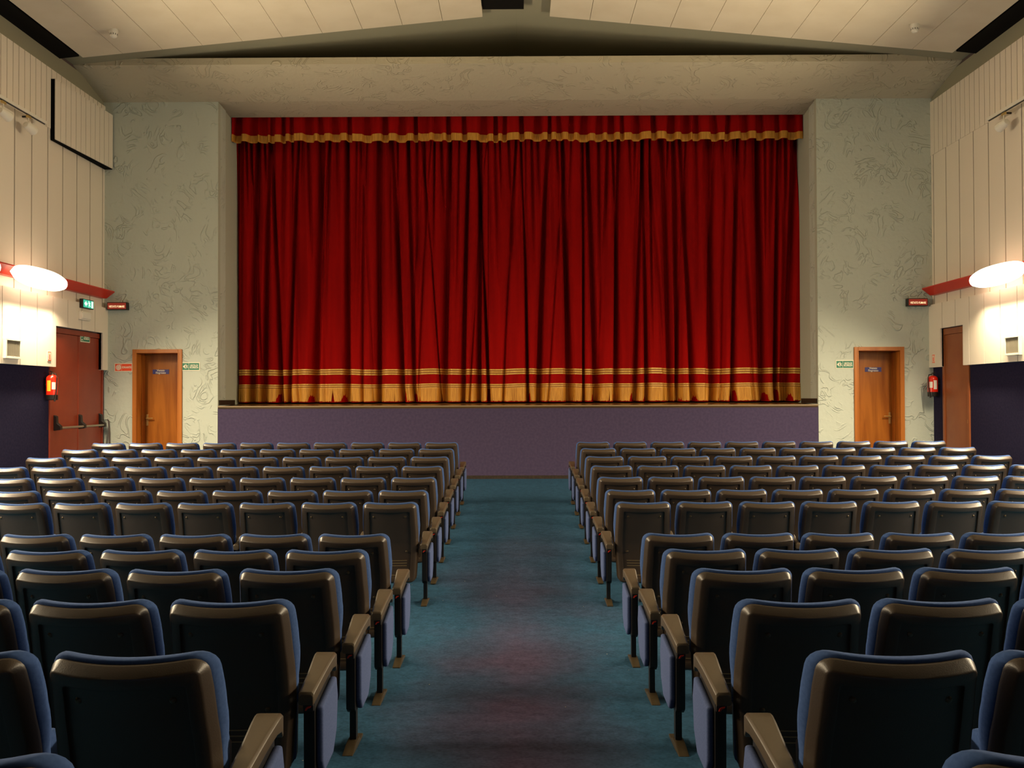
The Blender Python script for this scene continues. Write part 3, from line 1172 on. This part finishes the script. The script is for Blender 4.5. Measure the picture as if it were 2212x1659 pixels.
# ------------------------------------------------------------------ smoke detectors
for s in (-1, 1):
    word = 'left' if s < 0 else 'right'
    x = s * 5.97 if s < 0 else 5.88
    y = 13.62
    zc = 7.826 - 0.0966 * abs(x)
    o = empty('smoke_detector', (x, y, zc))
    tag(o, 'white smoke detector on the cream ceiling boards, %s slope' % word, 'smoke detector', 'ceiling smoke detectors')
    mb = MB()
    lathe(mb, [(0.066, 0.01), (0.066, -0.03), (0.058, -0.05)], 20)
    mb.build('base', M['white'], o, smooth=True, angle=50)
    mb = MB()
    lathe(mb, [(0.056, -0.05), (0.052, -0.085), (0.045, -0.105), (0.03, -0.115)], 20)
    c_ = mb.build('chamber', M['white'], o, smooth=True, angle=50)
    mb = MB()
    for k in range(10):
        a = 2 * PI * k / 10
        mb.tube([(0.0535 * math.cos(a), 0.0535 * math.sin(a), -0.06), (0.051 * math.cos(a), 0.051 * math.sin(a), -0.082)], 0.005, 6)
    mb.build('slot', M['darkmetal'], c_)

# grey cable in the left corner
mb = MB()
mb.tube([(-7.09, 15.97, 1.42), (-7.07, 15.965, 1.40), (-7.055, 15.965, 1.2), (-7.055, 15.97, 0.38)], 0.011, 8)
tag(mb.build('cable', M['groove'], smooth=True), 'grey cable running down the corner beside the red double door', 'cable')


# ------------------------------------------------------------------ seats
W0, TOPZ, BOTZ = 0.2215, 0.881, 0.19


def interp(tab, z):
    if z <= tab[0][0]:
        return tab[0][1]
    for (a, va), (b, vb) in zip(tab, tab[1:]):
        if z <= b:
            t = (z - a) / (b - a)
            t = t * t * (3 - 2 * t) * 0.5 + t * 0.5
            return va + (vb - va) * t
    return tab[-1][1]


YB = [(0.15, 0.082), (0.30, 0.098), (0.44, 0.102), (0.52, 0.092), (0.60, 0.074), (0.74, 0.038), (0.90, -0.008)]
HW = [(0.15, 0.212), (0.30, 0.222), (0.46, 0.233), (0.60, 0.235), (0.74, 0.229), (0.88, 0.2215)]


def sp(s, t, d):
    """point on the seat back: s lateral on the reference width, t height, d rearward offset"""
    u = max(-1.1, min(1.1, s / W0))
    k = 0.6 + 0.4 * max(0, min(1, (t - 0.3) / 0.5))
    x = s * interp(HW, t) / W0
    y = interp(YB, t) - 0.052 * k * (1 - u * u) - d
    z = t - 0.012 * (1 - u * u) * max(0, min(1, (t - 0.5) / 0.3))
    return (x, y, z)


def outline(inset, top, bot, rt, rb, hw=W0, side=None):
    """rounded rectangle on the back; side: a smaller inset for its two flanks"""
    w = hw - (inset if side is None else side)
    t, b = top - inset, bot + (inset if side is None else side)
    rt, rb = max(rt - inset, 0.010), max(rb - inset, 0.010)
    P = []

    def arc(cx, cz, r, a0, a1, n=5):
        for i in range(n + 1):
            a = a0 + (a1 - a0) * i / n
            P.append((cx + r * math.cos(a), cz + r * math.sin(a)))

    def line(p, q, n):
        for i in range(1, n):
            P.append((p[0] + (q[0] - p[0]) * i / n, p[1] + (q[1] - p[1]) * i / n))
    arc(w - rt, t - rt, rt, 0, PI / 2)
    line((w - rt, t), (-w + rt, t), 10)
    arc(-w + rt, t - rt, rt, PI / 2, PI)
    line((-w, t - rt), (-w, b + rb), 12)
    arc(-w + rb, b + rb, rb, PI, 1.5 * PI)
    line((-w + rb, b), (w - rb, b), 8)
    arc(w - rb, b + rb, rb, 1.5 * PI, 2 * PI)
    line((w, b + rb), (w, t - rt), 12)
    return P


def back_shell_mb():
    mb = MB()
    R = []
    for (i, sd, d) in ((0.02, 0.02, -0.022), (0.004, 0.004, -0.024), (0.0, 0.0, -0.018), (0.0005, 0.0005, -0.012), (0.003, 0.002, -0.007),
                       (0.026, 0.013, 0.020), (0.030, 0.016, 0.0245), (0.035, 0.020, 0.0262), (0.062, 0.050, 0.0270), (0.066, 0.054, 0.0250), (0.068, 0.056, 0.012), (0.073, 0.061, 0.0105)):
        R.append([sp(s, t, d) for (s, t) in outline(i, TOPZ, BOTZ, 0.045, 0.06, W0, sd)])
    base = outline(0.073, TOPZ, BOTZ, 0.045, 0.06, W0, 0.061)
    tc = (TOPZ + BOTZ) / 2
    for k in (0.75, 0.5, 0.25, 0.06):
        R.append([sp(s * k, tc + (t - tc) * k, 0.0105) for (s, t) in base])
    mb.rings(R, cap0=False, cap1=True)
    inner = outline(0.02, TOPZ, BOTZ, 0.045, 0.06)
    RR = [[sp(s, t, -0.022) for (s, t) in inner]]
    for k in (0.7, 0.4, 0.06):
        RR.append([sp(s * k, tc + (t - tc) * k, -0.022) for (s, t) in inner])
    mb.rings(RR, cap0=False, cap1=True)
    return mb


def cushion_mb():
    mb = MB()
    top, bot = TOPZ + 0.011, 0.43

    def cp(s, t, d, over):
        k = max(0.0, min(1.0, (t - 0.56) / 0.12))
        return sp(s * (1 + over * k / W0), t, d)
    R = []
    for (i, d, ov) in ((0.02, -0.023, 0.0), (0.003, -0.0235, 0.0), (0.0, -0.030, 0.005), (0.0, -0.045, 0.013), (0.001, -0.062, 0.015), (0.008, -0.076, 0.012), (0.022, -0.086, 0.008), (0.05, -0.090, 0.0)):
        R.append([cp(s, t, d, ov) for (s, t) in outline(i, top, bot, 0.055, 0.05)])
    base = outline(0.05, top, bot, 0.055, 0.05)
    tc = (top + bot) / 2
    for k in (0.6, 0.2):
        R.append([sp(s * k, tc + (t - tc) * k, -0.093) for (s, t) in base])
    mb.rings(R)
    return mb


def bolt_mb(s, t):
    mb = MB()
    x, y, z = sp(s, t, 0.0095)
    mb.tube([(x, y, z), (x, y - 0.004, z), (x, y - 0.0075, z)], [0.011, 0.010, 0.005], 10)
    return mb


def slot_mb():
    mb = MB()
    for t in (0.385, 0.363, 0.341, 0.262):
        P = []
        for q in range(2):
            P.append([sp(-0.135 + 0.27 * k / 8, t + (0.0022 if q else -0.0022), 0.0125) for k in range(9)])
        mb.grid(P)
    return mb


def seat_pad_mb():
    mb = MB()
    # tipped-up cushion, thicker towards its front edge (which points up)
    mb.prism([(0.175, 0.20), (0.185, 0.565), (0.215, 0.592), (0.275, 0.585), (0.292, 0.55), (0.262, 0.20)], 'x', -0.200, 0.200)
    return mb


def seat_base_mb():
    mb = MB()
    mb.prism([(0.264, 0.19), (0.296, 0.55), (0.318, 0.53), (0.300, 0.21)], 'x', -0.195, 0.195)
    return mb


def armrest_mb(sx, aisle):
    mb = MB()
    R = []
    r = 0.030 if aisle else 0.022
    # (y, z top, half width, thickness)
    for (y, z, w, th) in ((0.045, 0.494, r - 0.003, 0.040), (0.052, 0.503, r, 0.050), (0.19, 0.524, r + 0.004 if aisle else r, 0.050), (0.26, 0.536, 0.037, 0.048), (0.36, 0.552, 0.043, 0.050),
                          (0.405, 0.557, 0.045, 0.062), (0.428, 0.550, 0.043, 0.075), (0.440, 0.532, 0.039, 0.065)):
        c = 0.009
        ring = [(-w + c, z), (w - c, z), (w, z - c), (w, z - th + 0.004), (w - 0.004, z - th), (-w + 0.004, z - th), (-w, z - th + 0.004), (-w, z - c)]
        R.append([(sx + a, y, b + 0.028) for (a, b) in ring])
    mb.rings(R)
    return mb


def panel_mb(sx):
    mb = MB()
    mb.prism([(0.105, 0.20), (0.10, 0.475), (0.40, 0.525), (0.41, 0.40), (0.38, 0.24), (0.30, 0.18), (0.14, 0.175)], 'x', sx - 0.022, sx + 0.022)
    return mb


def pad_mb(sx, sg):
    mb = MB()
    a, b = sorted((sx + sg * 0.021, sx + sg * 0.050))
    mb.prism([(0.125, 0.235), (0.12, 0.45), (0.395, 0.49), (0.425, 0.40), (0.40, 0.27), (0.33, 0.195), (0.16, 0.185)], 'x', a, b)
    return mb


SXC = 0.2635
seat_parts = {}
mb = back_shell_mb()
ME = {}
ME['back_shell'] = back_shell_mb().mesh('back_shell', M['plastic'], smooth=True, angle=38)
ME['back_cushion'] = cushion_mb().mesh('back_cushion', M['fabric'], smooth=True, angle=75)
BOLTS = [(s * 0.128, t) for s in (-1, 1) for t in (0.772, 0.46)]
ME['bolts'] = [bolt_mb(s, t).mesh('bolt', M['bolt'], smooth=True) for (s, t) in BOLTS]
ME['vent'] = slot_mb().mesh('vent_rib', M['slot'])
ME['seat_pad'] = seat_pad_mb().mesh('seat_pad', M['fabric'], bevel=0.022, segs=3, smooth=True, angle=60)
ME['seat_base'] = seat_base_mb().mesh('seat_base', M['plastic'], bevel=0.008, smooth=True)
for key_ in ((-1, 0), (1, 0), (-1, 1), (1, 1)):
    sg = key_
    sx = key_[0] * (SXC if not key_[1] else 0.284)
    ME['armrest', sg] = armrest_mb(sx, key_[1]).mesh('armrest', M['armplastic'], bevel=0.004, segs=2, smooth=True, angle=50)
    ME['stand', sg] = panel_mb(sx).mesh('stand_panel', M['leg'], bevel=0.005, smooth=True)
    ME['side', sg] = pad_mb(sx, key_[0]).mesh('side_cover', M['sidecloth'], bevel=0.013, segs=3, smooth=True, angle=60)
    m_ = MB()
    m_.prism([(0.085, 0.445), (0.082, 0.47), (0.13, 0.485), (0.20, 0.495), (0.20, 0.445)], 'x', sx - 0.020, sx + 0.020)
    ME['plate', sg] = m_.mesh('row_plate', M['darkmetal'], bevel=0.003)
    m_ = MB()
    # small slanted red row letter on the plate's rear face
    P = [(-0.012, 0.450), (-0.006, 0.450), (0.000, 0.458), (0.010, 0.462), (0.012, 0.467), (-0.003, 0.465), (-0.009, 0.459)]
    m_.prism([(sx + a, b) for a, b in P], 'y', 0.079, 0.083)
    ME['mark', sg] = m_.mesh('row_letter', M['redmark'])
    m_ = MB()
    m_.box(sx - 0.016, sx + 0.016, 0.165, 0.210, 0.02, 0.24)
    ME['leg', sg] = m_.mesh('leg', M['leg'], bevel=0.003)
    m_ = MB()
    m_.prism([(0.02, 0.0), (0.31, 0.0), (0.31, 0.014), (0.225, 0.018), (0.215, 0.034), (0.15, 0.034), (0.11, 0.03), (0.02, 0.012)], 'x', sx - 0.025, sx + 0.025)
    ME['foot', sg] = m_.mesh('foot', M['foot'], bevel=0.004, smooth=True)


def part(name, me, parent, loc=None):
    o = bpy.data.objects.new(name, me)
    COL.objects.link(o)
    o.parent = parent
    return o


def make_seat(aisle, outer, side):
    """side: +1 when the aisle lies toward +x of the seat"""
    r = empty('cinema_seat')
    bs = part('back_shell', ME['back_shell'], r)
    for b in ME['bolts']:
        part('bolt', b, bs)
    part('vent_rib', ME['vent'], bs)
    part('back_cushion', ME['back_cushion'], r)
    part('seat_pad', ME['seat_pad'], r)
    part('seat_base', ME['seat_base'], r)
    for q in ([side, -side] if outer else [side]):
        sg = (q, 1 if (aisle and q == side) else 0)
        part('armrest', ME['armrest', sg], r)
        sp_ = part('stand_panel', ME['stand', sg], r)
        if sg[1]:
            tag(part('side_cover', ME['side', sg], sp_), 'blue cloth side cover')
            pl = part('row_plate', ME['plate', sg], r)
            part('row_letter', ME['mark', sg], pl)
        lg = part('leg', ME['leg', sg], r)
        part('foot', ME['foot', sg], lg)
    return r


def copy_tree(o, parent=None):
    c = o.copy()
    COL.objects.link(c)
    c.parent = parent
    for ch in o.children:
        copy_tree(ch, c)
    return c


PITCH = 0.527
ROWS = [13.09, 12.22, 11.34, 10.47, 9.59, 8.72, 7.84, 6.09, 5.22, 4.344, 3.47, 2.595, 1.72]
protos = {}
jit = random.Random(3)
for ri, Y in enumerate(ROWS):
    if ri == 0:
        rw = 'front row by the stage'
    elif ri < 7:
        rw = '%s row from the stage' % ORD[ri]
    else:
        rw = '%s row behind the cross aisle' % ORD[ri - 7]
    for side in (-1, 1):
        blk = 'left block' if side < 0 else 'right block'
        for k in range(10):
            X = side * (1.074 + PITCH * k)
            edge = abs(X) - 0.30
            px = 1120 + side * edge * 2000.0 / (Y + 0.1)
            if px < -15 or px > 2227:
                continue
            key = (k == 0, k == 9, -side)
            if key not in protos:
                o = protos[key] = make_seat(*key)
            else:
                o = copy_tree(protos[key])
            o.location = (X, Y + jit.uniform(-0.008, 0.008), floor_z(Y + 0.15) - 0.002)
            o.rotation_euler = (0, 0, jit.uniform(-0.006, 0.006))
            pos = 'beside the centre aisle' if k == 0 else '%s from the aisle' % ORD[k]
            tag(o, 'black-backed blue seat, %s, %s, %s' % (blk, rw, pos), 'seat', 'tip-up cinema seats, %s, %s' % (blk, rw))
